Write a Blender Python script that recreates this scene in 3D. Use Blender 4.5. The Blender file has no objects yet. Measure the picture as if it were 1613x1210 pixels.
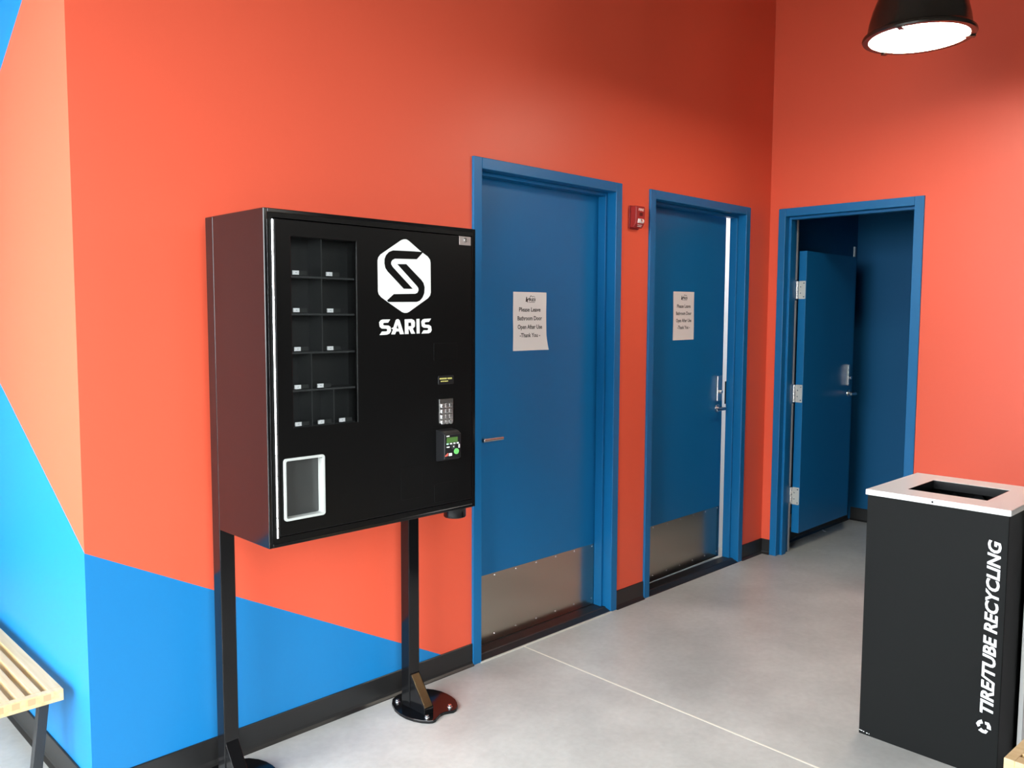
import bpy, bmesh, math, random
from mathutils import Vector, Matrix
random.seed(7)
R = math.radians
scene = bpy.context.scene
COL = scene.collection

# ------------------------------------------------------------------ camera
CAM = Vector((-0.9697, -2.6377, 1.5119)); YAW, PITCH, ROLL, FPX = 0.78681, -0.07876, 0.00433, 1320.19
fw = Vector((math.cos(PITCH)*math.cos(YAW), math.cos(PITCH)*math.sin(YAW), math.sin(PITCH)))
rt = Vector((math.sin(YAW), -math.cos(YAW), 0)); up = rt.cross(fw)
rt2 = rt*math.cos(ROLL) + up*math.sin(ROLL); up2 = -rt*math.sin(ROLL) + up*math.cos(ROLL)
cam = bpy.data.objects.new('camera', bpy.data.cameras.new('camera')); COL.objects.link(cam)
M = Matrix.Identity(4)
for i in range(3):
    M[i][0], M[i][1], M[i][2], M[i][3] = rt2[i], up2[i], -fw[i], CAM[i]
cam.matrix_world = M
cam.data.sensor_fit = 'HORIZONTAL'; cam.data.sensor_width = 36.0
cam.data.lens = FPX*36.0/1613.0; cam.data.clip_start = 0.05
scene.camera = cam

# ------------------------------------------------------------------ light and exposure
EXPOSURE = 0.0
SKY = 22.5
scene.view_settings.view_transform = 'Standard'
scene.view_settings.look = 'None'
scene.view_settings.gamma = 1.0
scene.view_settings.use_curve_mapping = False
scene.view_settings.exposure = EXPOSURE
world = bpy.data.worlds.new('overcast_sky'); scene.world = world; world.use_nodes = True
bg = world.node_tree.nodes['Background']
bg.inputs[0].default_value = (0.93, 0.97, 1.0, 1); bg.inputs[1].default_value = SKY
WX, WY0, WY1, WZ1 = -1.9, -2.3, 1.3, 3.0                # glazed storefront on the camera's left
pd = bpy.data.lights.new('storefront_portal', 'AREA'); pd.shape = 'RECTANGLE'
pd.size = WZ1; pd.size_y = WY1-WY0; pd.cycles.is_portal = True
portal = bpy.data.objects.new('storefront_portal', pd); COL.objects.link(portal)
portal.location = (WX-0.12, (WY0+WY1)/2, WZ1/2); portal.rotation_euler = (0, R(-90), 0)
ENX0, ENX1, ENY = WX, -0.55, -3.6                         # glazed entrance behind the camera
pe = bpy.data.lights.new('entrance_portal', 'AREA'); pe.shape = 'RECTANGLE'
pe.size = ENX1-ENX0; pe.size_y = WZ1; pe.cycles.is_portal = True
portal2 = bpy.data.objects.new('entrance_portal', pe); COL.objects.link(portal2)
portal2.location = ((ENX0+ENX1)/2, ENY-0.12, WZ1/2); portal2.rotation_euler = (R(90), 0, 0)
# unseen fill lights added behind the camera to brighten the far back wall
for lx, ly in ((4.6, -4.6), (0.9, -5.8), (3.4, -6.2)):
    sl = bpy.data.lights.new('shop_fill_light', 'POINT'); sl.energy = 35; sl.shadow_soft_size = 0.2; sl.color = (1.0, 0.93, 0.84)
    so = bpy.data.objects.new('shop_fill_light', sl); COL.objects.link(so); so.location = (lx, ly, 2.9)
try:
    scene.cycles.max_bounces = 8; scene.cycles.diffuse_bounces = 5; scene.cycles.glossy_bounces = 4
    scene.cycles.use_denoising = True
except Exception: pass

# ------------------------------------------------------------------ materials
def new_mat(name):
    m = bpy.data.materials.new(name); m.use_nodes = True
    return m, m.node_tree, m.node_tree.nodes['Principled BSDF']
def plain(name, col, rough=0.5, metal=0.0, spec=0.5, bump=0.0, bscale=200.0, emit=None, estr=0.0, coat=0.0, var=0.0, vscale=6.0):
    m, nt, b = new_mat(name)
    b.inputs['Base Color'].default_value = (*col, 1); b.inputs['Roughness'].default_value = rough
    b.inputs['Metallic'].default_value = metal; b.inputs['Specular IOR Level'].default_value = spec
    if coat: b.inputs['Coat Weight'].default_value = coat; b.inputs['Coat Roughness'].default_value = 0.08
    if emit:
        b.inputs['Emission Color'].default_value = (*emit, 1); b.inputs['Emission Strength'].default_value = estr
    if bump or var:
        tc = nt.nodes.new('ShaderNodeTexCoord')
    if bump:
        n = nt.nodes.new('ShaderNodeTexNoise'); n.inputs['Scale'].default_value = bscale; n.inputs['Detail'].default_value = 3
        nt.links.new(tc.outputs['Object'], n.inputs['Vector'])
        bp = nt.nodes.new('ShaderNodeBump'); bp.inputs['Strength'].default_value = bump; bp.inputs['Distance'].default_value = 0.002
        nt.links.new(n.outputs['Fac'], bp.inputs['Height']); nt.links.new(bp.outputs['Normal'], b.inputs['Normal'])
    if var:
        n2 = nt.nodes.new('ShaderNodeTexNoise'); n2.inputs['Scale'].default_value = vscale; n2.inputs['Detail'].default_value = 5
        nt.links.new(tc.outputs['Object'], n2.inputs['Vector'])
        mx = nt.nodes.new('ShaderNodeMix'); mx.data_type = 'RGBA'
        mx.inputs[6].default_value = (*[c*(1-var) for c in col], 1); mx.inputs[7].default_value = (*[min(1, c*(1+var)) for c in col], 1)
        nt.links.new(n2.outputs['Fac'], mx.inputs[0]); nt.links.new(mx.outputs[2], b.inputs['Base Color'])
    return m

CORAL = (0.72, 0.098, 0.048); BLUE = (0.007, 0.175, 0.44)
PAINT_ROUGH = 0.42
def paint(name, col, rough=PAINT_ROUGH, spec=0.3): return plain(name, col, rough, spec=spec, bump=0.06, bscale=260)
m_coral = paint('coral_wall_paint', CORAL)
m_blue = paint('blue_door_paint', (0.004, 0.122, 0.305), 0.36, 0.3)
m_bluewall = paint('darker_blue_wall', (0.004, 0.085, 0.21), 0.5, 0.2)  # darker blue than the doors, used throughout the vestibule

def mural(name, rules):
    """coral paint with blue fields; rules = [(axis, z0, slope, sense)] : blue where sense*(z - z0 - slope*coord) > 0"""
    m, nt, b = new_mat(name)
    b.inputs['Roughness'].default_value = PAINT_ROUGH; b.inputs['Specular IOR Level'].default_value = 0.35
    geo = nt.nodes.new('ShaderNodeNewGeometry'); sp = nt.nodes.new('ShaderNodeSeparateXYZ')
    nt.links.new(geo.outputs['Position'], sp.inputs[0])
    last = None
    for ax, z0, sl, sense in rules:
        mul = nt.nodes.new('ShaderNodeMath'); mul.operation = 'MULTIPLY_ADD'
        mul.inputs[1].default_value = sl; mul.inputs[2].default_value = z0
        nt.links.new(sp.outputs['XYZ'.index(ax)], mul.inputs[0])
        cmp_ = nt.nodes.new('ShaderNodeMath'); cmp_.operation = 'GREATER_THAN' if sense > 0 else 'LESS_THAN'
        nt.links.new(sp.outputs[2], cmp_.inputs[0]); nt.links.new(mul.outputs[0], cmp_.inputs[1])
        if last is None: last = cmp_
        else:
            mx = nt.nodes.new('ShaderNodeMath'); mx.operation = 'MAXIMUM'
            nt.links.new(last.outputs[0], mx.inputs[0]); nt.links.new(cmp_.outputs[0], mx.inputs[1]); last = mx
    mix = nt.nodes.new('ShaderNodeMix'); mix.data_type = 'RGBA'
    mix.inputs[6].default_value = (*CORAL, 1); mix.inputs[7].default_value = (*BLUE, 1)
    nt.links.new(last.outputs[0], mix.inputs[0]); nt.links.new(mix.outputs[2], b.inputs['Base Color'])
    n = nt.nodes.new('ShaderNodeTexNoise'); n.inputs['Scale'].default_value = 260
    nt.links.new(geo.outputs['Position'], n.inputs['Vector'])
    bp = nt.nodes.new('ShaderNodeBump'); bp.inputs['Strength'].default_value = 0.06; bp.inputs['Distance'].default_value = 0.002
    nt.links.new(n.outputs['Fac'], bp.inputs['Height']); nt.links.new(bp.outputs['Normal'], b.inputs['Normal'])
    return m
m_mural_back = mural('coral_and_blue_mural_back', [('X', 0.805-0.139*0.5124, -0.5124, -1)])
m_mural_left = mural('coral_and_blue_mural_left', [('Y', 0.808, 0.543, -1), ('Y', 2.506+0.58*0.392, -0.58, 1)])

def concrete():
    m, nt, b = new_mat('polished_concrete')
    geo = nt.nodes.new('ShaderNodeNewGeometry')
    n1 = nt.nodes.new('ShaderNodeTexNoise'); n1.inputs['Scale'].default_value = 1.6; n1.inputs['Detail'].default_value = 7; n1.inputs['Roughness'].default_value = 0.6
    n2 = nt.nodes.new('ShaderNodeTexNoise'); n2.inputs['Scale'].default_value = 38; n2.inputs['Detail'].default_value = 4
    n3 = nt.nodes.new('ShaderNodeTexVoronoi'); n3.inputs['Scale'].default_value = 9.0
    for n in (n1, n2, n3): nt.links.new(geo.outputs['Position'], n.inputs['Vector'])
    cr = nt.nodes.new('ShaderNodeValToRGB')
    cr.color_ramp.elements[0].position = 0.3; cr.color_ramp.elements[0].color = (0.40, 0.40, 0.375, 1)
    cr.color_ramp.elements[1].position = 0.7; cr.color_ramp.elements[1].color = (0.63, 0.63, 0.595, 1)
    nt.links.new(n1.outputs['Fac'], cr.inputs[0])
    cr2 = nt.nodes.new('ShaderNodeValToRGB')
    cr2.color_ramp.elements[0].position = 0.3; cr2.color_ramp.elements[0].color = (0.9, 0.9, 0.9, 1)
    cr2.color_ramp.elements[1].position = 0.75; cr2.color_ramp.elements[1].color = (1, 1, 1, 1)
    nt.links.new(n2.outputs['Fac'], cr2.inputs[0])
    mu = nt.nodes.new('ShaderNodeMix'); mu.data_type = 'RGBA'; mu.blend_type = 'MULTIPLY'; mu.inputs[0].default_value = 1
    nt.links.new(cr.outputs[0], mu.inputs[6]); nt.links.new(cr2.outputs[0], mu.inputs[7])
    # tiny pale flecks
    cr3 = nt.nodes.new('ShaderNodeValToRGB')
    cr3.color_ramp.elements[0].position = 0.012; cr3.color_ramp.elements[0].color = (1, 1, 1, 1)
    cr3.color_ramp.elements[1].position = 0.03; cr3.color_ramp.elements[1].color = (0, 0, 0, 1)
    nt.links.new(n3.outputs['Distance'], cr3.inputs[0])
    fl = nt.nodes.new('ShaderNodeMix'); fl.data_type = 'RGBA'; fl.inputs[7].default_value = (0.6, 0.59, 0.56, 1)
    nt.links.new(cr3.outputs[0], fl.inputs[0]); nt.links.new(mu.outputs[2], fl.inputs[6])
    nt.links.new(fl.outputs[2], b.inputs['Base Color'])
    b.inputs['Roughness'].default_value = 0.36
    rr = nt.nodes.new('ShaderNodeMapRange'); rr.inputs[3].default_value = 0.28; rr.inputs[4].default_value = 0.5
    nt.links.new(n1.outputs['Fac'], rr.inputs[0]); nt.links.new(rr.outputs[0], b.inputs['Roughness'])
    bp = nt.nodes.new('ShaderNodeBump'); bp.inputs['Strength'].default_value = 0.05; bp.inputs['Distance'].default_value = 0.002
    nt.links.new(n2.outputs['Fac'], bp.inputs['Height']); nt.links.new(bp.outputs['Normal'], b.inputs['Normal'])
    return m
m_floor = concrete()

def wood(name, c1, c2, axis):
    m, nt, b = new_mat(name)
    tc = nt.nodes.new('ShaderNodeNewGeometry'); mp = nt.nodes.new('ShaderNodeMapping')
    s = [60, 60, 60]; s[axis] = 3.0; mp.inputs['Scale'].default_value = s
    n = nt.nodes.new('ShaderNodeTexNoise'); n.inputs['Scale'].default_value = 1.0; n.inputs['Detail'].default_value = 5; n.inputs['Distortion'].default_value = 0.6
    nt.links.new(tc.outputs['Position'], mp.inputs[0]); nt.links.new(mp.outputs[0], n.inputs['Vector'])
    cr = nt.nodes.new('ShaderNodeValToRGB')
    cr.color_ramp.elements[0].position = 0.3; cr.color_ramp.elements[0].color = (*c1, 1)
    cr.color_ramp.elements[1].position = 0.7; cr.color_ramp.elements[1].color = (*c2, 1)
    nt.links.new(n.outputs['Fac'], cr.inputs[0]); nt.links.new(cr.outputs[0], b.inputs['Base Color'])
    b.inputs['Roughness'].default_value = 0.4
    return m
m_wood = wood('pale_maple', (0.62, 0.41, 0.19), (0.73, 0.52, 0.28), 1)
m_endgrain = plain('maple_end_grain', (0.55, 0.34, 0.17), 0.5)
m_black_gloss = plain('gloss_black_powder_coat', (0.0045, 0.0045, 0.005), 0.13, spec=0.36)
m_black_door = plain('satin_black_panel', (0.0035, 0.0035, 0.0035), 0.3, spec=0.2)
m_compart = plain('dark_grey_shelf_plastic', (0.017, 0.018, 0.018), 0.5)
m_divider = plain('window_lit_divider_grey', (0.05, 0.052, 0.052), 0.45)  # paler than the box: window light on dividers and shelves put into the colour
m_hole = plain('black_slot', (0.004, 0.004, 0.004), 0.7)
m_white = plain('white_print', (0.78, 0.79, 0.76), 0.5)
m_tag = plain('white_price_tag', (0.92, 0.92, 0.92), 0.4)
m_tagink = plain('grey_print', (0.4, 0.4, 0.4), 0.5)
m_chrome = plain('brushed_stainless', (0.62, 0.61, 0.6), 0.22, metal=1.0)
m_bright = plain('bright_steel', (0.85, 0.85, 0.85), 0.25, metal=1.0)
m_hingeplate = plain('satin_hinge_steel', (0.62, 0.62, 0.58), 0.42, metal=0.6)
m_kick = plain('kick_plate_steel', (0.47, 0.42, 0.36), 0.2, metal=1.0, bump=0.03, bscale=60)
m_gusset_glint = plain('gusset_reflection_bronze', (0.62, 0.44, 0.24), 0.22, metal=1.0)  # bronze colour stands in for a brown reflection on gloss black
m_rubber = plain('black_rubber', (0.0125, 0.0125, 0.0125), 0.38)
m_thresh = plain('black_threshold', (0.014, 0.014, 0.0145), 0.4, var=0.4, vscale=30)
m_caulk = plain('pale_caulk', (0.6, 0.58, 0.52), 0.6)
m_joint = plain('joint_sealant', (0.82, 0.78, 0.68), 0.6)
m_paper = plain('white_paper', (0.74, 0.70, 0.68), 0.7)
m_ink = plain('black_ink', (0.012, 0.01, 0.01), 0.6)
m_red = plain('red_alarm_plastic', (0.32, 0.022, 0.02), 0.35)
m_darkred = plain('dark_red_window', (0.09, 0.004, 0.004), 0.4)
m_clear = plain('clear_strobe_lens', (0.75, 0.7, 0.68), 0.15)
m_whiteprint = plain('white_alarm_print', (0.72, 0.55, 0.52), 0.5)
m_binbody = plain('charcoal_bin_steel', (0.0052, 0.0058, 0.0058), 0.55, spec=0.1, bump=0.05, bscale=300)
m_binlid = plain('white_bin_lid', (0.74, 0.74, 0.73), 0.3)
m_greybin = plain('light_grey_bin_paint', (0.36, 0.34, 0.345), 0.5)
m_bag = plain('black_bin_liner', (0.012, 0.012, 0.013), 0.25)
m_vinyl = plain('white_vinyl_lettering', (0.85, 0.87, 0.9), 0.5)
m_lamp = plain('bronze_black_lamp', (0.014, 0.011, 0.008), 0.24, spec=0.8)
m_lampin = plain('white_reflector', (0.8, 0.78, 0.7), 0.3)
m_lens = plain('glowing_lamp_lens', (0.9, 0.9, 0.85), 0.4, emit=(1.0, 0.93, 0.78), estr=62.0)
m_leg = plain('black_stained_leg', (0.022, 0.024, 0.026), 0.4)
m_darkwall = plain('dark_grey_paint', (0.012, 0.012, 0.013), 0.6)
m_ceil = plain('dark_ceiling', (0.10, 0.09, 0.085), 0.7)
m_whitewall = plain('white_wall_paint', (0.82, 0.86, 0.86), 0.6)
m_mull = plain('dark_window_frame', (0.02, 0.02, 0.02), 0.4)
m_pave = plain('grey_pavement', (0.28, 0.28, 0.27), 0.8, var=0.2, vscale=2)
m_seal = plain('grey_door_seal', (0.30, 0.29, 0.29), 0.5)
m_reader = plain('black_reader_plastic', (0.008, 0.008, 0.009), 0.35)
m_lcd = plain('green_display', (0.05, 0.12, 0.025), 0.3, emit=(0.09, 0.20, 0.04), estr=0.35)
m_greenbtn = plain('green_button', (0.15, 0.55, 0.14), 0.4, emit=(0.2, 0.6, 0.2), estr=0.15)
m_mint = plain('pale_green_light', (0.4, 0.8, 0.55), 0.4, emit=(0.4, 0.85, 0.6), estr=0.4)
m_redst = plain('red_sticker', (0.6, 0.11, 0.08), 0.5)
m_yellow = plain('yellow_display_segments', (0.45, 0.42, 0.12), 0.5, emit=(0.5, 0.45, 0.12), estr=0.25)
m_tray = plain('white_tray_frame', (0.46, 0.48, 0.46), 0.4)
m_flap = plain('dark_grey_flap', (0.035, 0.037, 0.036), 0.35)
m_pinkplate = plain('lock_plate_steel', (0.42, 0.36, 0.34), 0.4, metal=0.5)

def glass_mat():
    m = bpy.data.materials.new('clear_window_glass'); m.use_nodes = True; nt = m.node_tree; nt.nodes.clear()
    out = nt.nodes.new('ShaderNodeOutputMaterial'); tr = nt.nodes.new('ShaderNodeBsdfTransparent'); gl = nt.nodes.new('ShaderNodeBsdfGlossy')
    gl.inputs['Roughness'].default_value = 0.02; fr = nt.nodes.new('ShaderNodeFresnel'); fr.inputs[0].default_value = 1.45
    mx = nt.nodes.new('ShaderNodeMixShader'); tr.inputs[0].default_value = (0.95, 0.96, 0.96, 1)
    nt.links.new(fr.outputs[0], mx.inputs[0]); nt.links.new(tr.outputs[0], mx.inputs[1]); nt.links.new(gl.outputs[0], mx.inputs[2])
    nt.links.new(mx.outputs[0], out.inputs[0])
    return m
m_glass = glass_mat()

# ------------------------------------------------------------------ mesh helpers
WORLD = {}          # object name -> world origin
class MB:
    def __init__(s, tf=None): s.v = []; s.f = []; s.mi = []; s.tf = tf
    def add(s, vs, fs, mi=0):
        o = len(s.v)
        s.v += [tuple(x) for x in vs]
        for f in fs: s.f.append([i+o for i in f]); s.mi.append(mi)
        return s
    def box(s, x0, x1, y0, y1, z0, z1, mi=0):
        if x0 > x1: x0, x1 = x1, x0
        if y0 > y1: y0, y1 = y1, y0
        if z0 > z1: z0, z1 = z1, z0
        return s.add([(x0,y0,z0),(x1,y0,z0),(x1,y1,z0),(x0,y1,z0),(x0,y0,z1),(x1,y0,z1),(x1,y1,z1),(x0,y1,z1)],
              [(0,3,2,1),(4,5,6,7),(0,1,5,4),(1,2,6,5),(2,3,7,6),(3,0,4,7)], mi)
    def prism(s, poly, a, b, place, mi=0, holes=()):
        """extrude a 2-D polygon from a to b; place(u,v,w)->xyz"""
        n = len(poly)
        vs = [place(u, v, a) for u, v in poly] + [place(u, v, b) for u, v in poly]
        fs = [tuple(range(n)), tuple(reversed(range(n, 2*n)))] + [(i, i+n, (i+1) % n+n, (i+1) % n) for i in range(n)]
        return s.add(vs, fs, mi)
    def cyl(s, p0, p1, r0, r1=None, n=20, mi=0, caps=True):
        r1 = r0 if r1 is None else r1
        p0 = Vector(p0); p1 = Vector(p1); d = (p1-p0).normalized()
        e = d.orthogonal().normalized(); g = d.cross(e)
        ring = lambda p, r: [p+(e*math.cos(2*math.pi*i/n)+g*math.sin(2*math.pi*i/n))*r for i in range(n)]
        vs = ring(p0, r0)+ring(p1, r1)
        fs = [(i, (i+1) % n, (i+1) % n+n, i+n) for i in range(n)]
        if caps: fs += [tuple(reversed(range(n))), tuple(range(n, 2*n))]
        return s.add(vs, fs, mi)
    def lathe(s, prof, c, n=48, mi=0):
        vs = []; fs = []; k = len(prof)
        for i in range(n):
            a = 2*math.pi*i/n
            vs += [(c[0]+r*math.cos(a), c[1]+r*math.sin(a), c[2]+z) for r, z in prof]
        for i in range(n):
            j = (i+1) % n
            for q in range(k-1): fs.append((i*k+q, j*k+q, j*k+q+1, i*k+q+1))
        return s.add(vs, fs, mi)
    def build(s, name, mats, parent=None, bevel=0.0, seg=2, smooth=False, origin=None, fix=True, angle=35):
        vs = [Vector(v) for v in s.v]
        if s.tf: vs = [s.tf(v) for v in vs]
        if origin is None:
            lo = [min(v[i] for v in vs) for i in range(3)]; hi = [max(v[i] for v in vs) for i in range(3)]
            origin = Vector(((lo[0]+hi[0])/2, (lo[1]+hi[1])/2, lo[2]))
        origin = Vector(origin)
        me = bpy.data.meshes.new(name)
        me.from_pydata([v-origin for v in vs], [], s.f)
        if not isinstance(mats, (list, tuple)): mats = [mats]
        for m in mats: me.materials.append(m)
        for p, i in zip(me.polygons, s.mi): p.material_index = i
        if fix:
            bm = bmesh.new(); bm.from_mesh(me); bmesh.ops.recalc_face_normals(bm, faces=bm.faces); bm.to_mesh(me); bm.free()
        me.update()
        if smooth:
            for p in me.polygons: p.use_smooth = True
            try: me.set_sharp_from_angle(angle=R(angle))
            except Exception: pass
        o = bpy.data.objects.new(name, me); COL.objects.link(o)
        place(o, origin, parent)
        if bevel:
            b = o.modifiers.new('bevel', 'BEVEL'); b.width = bevel; b.segments = seg; b.limit_method = 'ANGLE'; b.angle_limit = R(40)
            b.harden_normals = False
        return o
def place(o, origin, parent):
    WORLD[o.name] = Vector(origin)
    if parent is not None:
        o.parent = parent; o.location = Vector(origin)-WORLD[parent.name]
    else: o.location = origin
def empty(name, loc):
    o = bpy.data.objects.new(name, None); o.empty_display_size = 0.05; COL.objects.link(o); place(o, loc, None); return o
def tag(o, label, cat, group=None):
    o['label'] = label; o['category'] = cat
    if group: o['group'] = group
    return o
def struct(o, label=None):
    o['kind'] = 'structure'
    if label: o['label'] = label
    return o
def Box(name, m, x0, x1, y0, y1, z0, z1, parent=None, bevel=0.0, tf=None, **k):
    return MB(tf).box(x0, x1, y0, y1, z0, z1).build(name, m, parent, bevel, **k)
XZ = lambda u, v, w: (u, w, v)          # plane facing -y
XY = lambda u, v, w: (u, v, w)
YZ = lambda u, v, w: (w, u, v)

def holed_plate(x0, x1, z0, z1, holes, y0, y1, mb=None):
    """plate in the xz plane, thickness y0..y1, with rectangular holes (hx0,hx1,hz0,hz1)"""
    mb = mb or MB()
    xs = sorted({x0, x1, *[h[0] for h in holes], *[h[1] for h in holes]}); zs = sorted({z0, z1, *[h[2] for h in holes], *[h[3] for h in holes]})
    nx, nz = len(xs)-1, len(zs)-1
    def solid(i, j):
        if i < 0 or j < 0 or i >= nx or j >= nz: return False
        cx, cz = (xs[i]+xs[i+1])/2, (zs[j]+zs[j+1])/2
        return not any(h[0] < cx < h[1] and h[2] < cz < h[3] for h in holes)
    idx = {}; V = []; F = []
    def vid(i, j, s):
        k = (i, j, s)
        if k not in idx: idx[k] = len(V); V.append((xs[i], y0 if s == 0 else y1, zs[j]))
        return idx[k]
    for i in range(nx):
        for j in range(nz):
            if not solid(i, j): continue
            F.append((vid(i,j,0), vid(i+1,j,0), vid(i+1,j+1,0), vid(i,j+1,0)))
            F.append((vid(i,j,1), vid(i,j+1,1), vid(i+1,j+1,1), vid(i+1,j,1)))
            if not solid(i-1, j): F.append((vid(i,j,0), vid(i,j+1,0), vid(i,j+1,1), vid(i,j,1)))
            if not solid(i+1, j): F.append((vid(i+1,j,0), vid(i+1,j,1), vid(i+1,j+1,1), vid(i+1,j+1,0)))
            if not solid(i, j-1): F.append((vid(i,j,0), vid(i,j,1), vid(i+1,j,1), vid(i+1,j,0)))
            if not solid(i, j+1): F.append((vid(i,j+1,0), vid(i+1,j+1,0), vid(i+1,j+1,1), vid(i,j+1,1)))
    return mb.add(V, F)
def rrect(x0, x1, z0, z1, r, n=5):
    P = []
    for cx, cz, a0 in ((x1-r, z1-r, 0), (x0+r, z1-r, 90), (x0+r, z0+r, 180), (x1-r, z0+r, 270)):
        for i in range(n+1):
            a = R(a0+90*i/n); P.append((cx+r*math.cos(a), cz+r*math.sin(a)))
    return P
def circ(cx, cz, r, n=20): return [(cx+r*math.cos(2*math.pi*i/n), cz+r*math.sin(2*math.pi*i/n)) for i in range(n)]

def text_obj(txt, name, m, parent, conv, height, width=None, align='LEFT', weight=0.0, shear=0.0, depth=0.0006, tf=None):
    """flat lettering as a thin solid; conv(u,v,w) -> world, u along the line, v up, w out of the surface"""
    cu = bpy.data.curves.new('t', 'FONT'); cu.body = txt; cu.size = 1.0; cu.resolution_u = 3; cu.offset = weight; cu.shear = shear
    ob = bpy.data.objects.new('t', cu); COL.objects.link(ob)
    dg = bpy.context.evaluated_depsgraph_get(); me = ob.evaluated_get(dg).to_mesh()
    vs = [v.co.copy() for v in me.vertices]; fs = [tuple(p.vertices) for p in me.polygons]
    ob.evaluated_get(dg).to_mesh_clear(); bpy.data.objects.remove(ob); bpy.data.curves.remove(cu)
    x0 = min(v.x for v in vs); x1 = max(v.x for v in vs)
    sy = height/0.729; sx = (width/(x1-x0)) if width else sy
    off = -x0 if align == 'LEFT' else -(x0+x1)/2
    mb = MB(tf); n = len(vs)
    mb.add([conv((v.x+off)*sx, v.y*sy, depth) for v in vs], fs)
    # side walls on boundary edges give the letters their thickness
    cnt = {}
    for f in fs:
        for i in range(len(f)):
            e = (f[i], f[(i+1) % len(f)]); cnt[tuple(sorted(e))] = cnt.get(tuple(sorted(e)), 0)+1
    vb = [conv((v.x+off)*sx, v.y*sy, 0) for v in vs]
    mb.add(mb.v[:n]+vb, [(a, b, b+n, a+n) for (a, b), c in cnt.items() if c == 1])
    return mb.build(name, m, parent, fix=False)

# ------------------------------------------------------------------ dimensions (metres)
XL, XB, XE = -0.139, 3.948, 5.272
A1, B1, A2, B2 = 1.419, 2.424, 2.664, 3.689
C3, D3 = -0.064, -0.925                  # third door, in the right wall
HF = 2.184; CEIL = 4.6; FW = 0.048; HB = 0.096
WT = 0.10                                # back wall thickness

# ------------------------------------------------------------------ room shell
mb = MB()
for x0, x1, z0 in ((XL, A1, 0), (B1, A2, 0), (B2, XB+0.16, 0), (A1, B1, HF), (A2, B2, HF)):
    mb.box(x0, x1, 0, WT, z0, CEIL)
struct(mb.build('wall_back', m_mural_back, origin=(0, 0, 0)), 'coral wall with a blue painted triangle at its lower left, holding two closed doors')
struct(Box('wall_left', m_mural_left, XL, XL+0.12, WT, 4.2, 0, CEIL, origin=(0, 0, 0)), 'short side of the coral wall, coral and bright blue, behind the bench')
# end of the back wall at the outside corner shares the left mural
struct(Box('trim_1', m_mural_left, XL-0.0004, XL+0.0, 0.0, WT, 0, CEIL, origin=(0, 0, 0)))
YR = -2.0
mb = MB()
for y0, y1, z0 in ((C3, -0.0001, 0), (YR, D3, 0), (D3, C3, 2.194)):
    mb.box(XB, XB+0.15, y0, y1, z0, CEIL)
struct(mb.build('wall_right', m_coral, origin=(0, 0, 0)), 'coral wall at the right holding the open door')
struct(Box('wall_far_right', m_darkwall, XB+2.0, XB+2.1, -7, YR, 0, CEIL, origin=(0, 0, 0)))
struct(Box('wall_return', m_darkwall, XB+0.15, XB+2.0, YR, YR+0.1, 0, CEIL, origin=(0, 0, 0)))
struct(Box('wall_front', m_darkwall, ENX1, XB+2.0, -7.1, -7.0, 0, CEIL, origin=(0, 0, 0)))
struct(Box('wall_alcove', m_whitewall, WX, XL, 4.2, 4.3, 0, CEIL, origin=(0, 0, 0)))
# storefront wall and entrance wall with a band of tall glazing
mb = MB()
mb.box(WX-0.1, WX, ENY-0.1, WY0, 0, CEIL).box(WX-0.1, WX, WY1, 4.2, 0, CEIL).box(WX-0.1, WX, WY0, WY1, WZ1, CEIL)
struct(mb.build('wall_storefront', m_darkwall, origin=(0, 0, 0)))
struct(Box('wall_entrance', m_darkwall, ENX0, ENX1, ENY-0.1, ENY, WZ1, CEIL, origin=(0, 0, 0)))
struct(Box('wall_entrance_return', m_darkwall, ENX1, ENX1+0.1, -7.0, ENY, 0, CEIL, origin=(0, 0, 0)))
def glazing(name, n, u0, u1, pt):
    win = struct(empty(name, pt((u0+u1)/2, 0, 0)))
    def bar(nm, m, a0, a1, d0, d1, z0, z1):
        p, q = pt(a0, d0, z0), pt(a1, d1, z1); Box(nm, m, p[0], q[0], p[1], q[1], z0, z1, win)
    for i in range(n+1):
        u = u0+(u1-u0)*i/n; bar('mullion', m_mull, max(u0, u-0.025), min(u1, u+0.025), -0.025, 0.025, 0.05, WZ1-0.05)
    for z in (0.0, WZ1-0.05): bar('rail', m_mull, u0, u1, -0.025, 0.025, z, z+0.05)
    for i in range(n):
        bar('pane', m_glass, u0+(u1-u0)*i/n+0.025, u0+(u1-u0)*(i+1)/n-0.025, -0.003, 0.003, 0.05, WZ1-0.05)
glazing('window_1', 4, WY0, WY1, lambda u, d, z: (WX-0.05+d, u, z))
glazing('window_2', 2, ENX0, ENX1, lambda u, d, z: (u, ENY-0.05+d, z))
struct(Box('ceiling', m_ceil, WX-0.1, XB+2.1, -7.1, 4.3, CEIL, CEIL+0.1, origin=(0, 0, 0)))
struct(Box('pavement', m_pave, -30, WX-0.1, -30, 30, -0.2, -0.03, origin=(0, 0, 0)))

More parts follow.
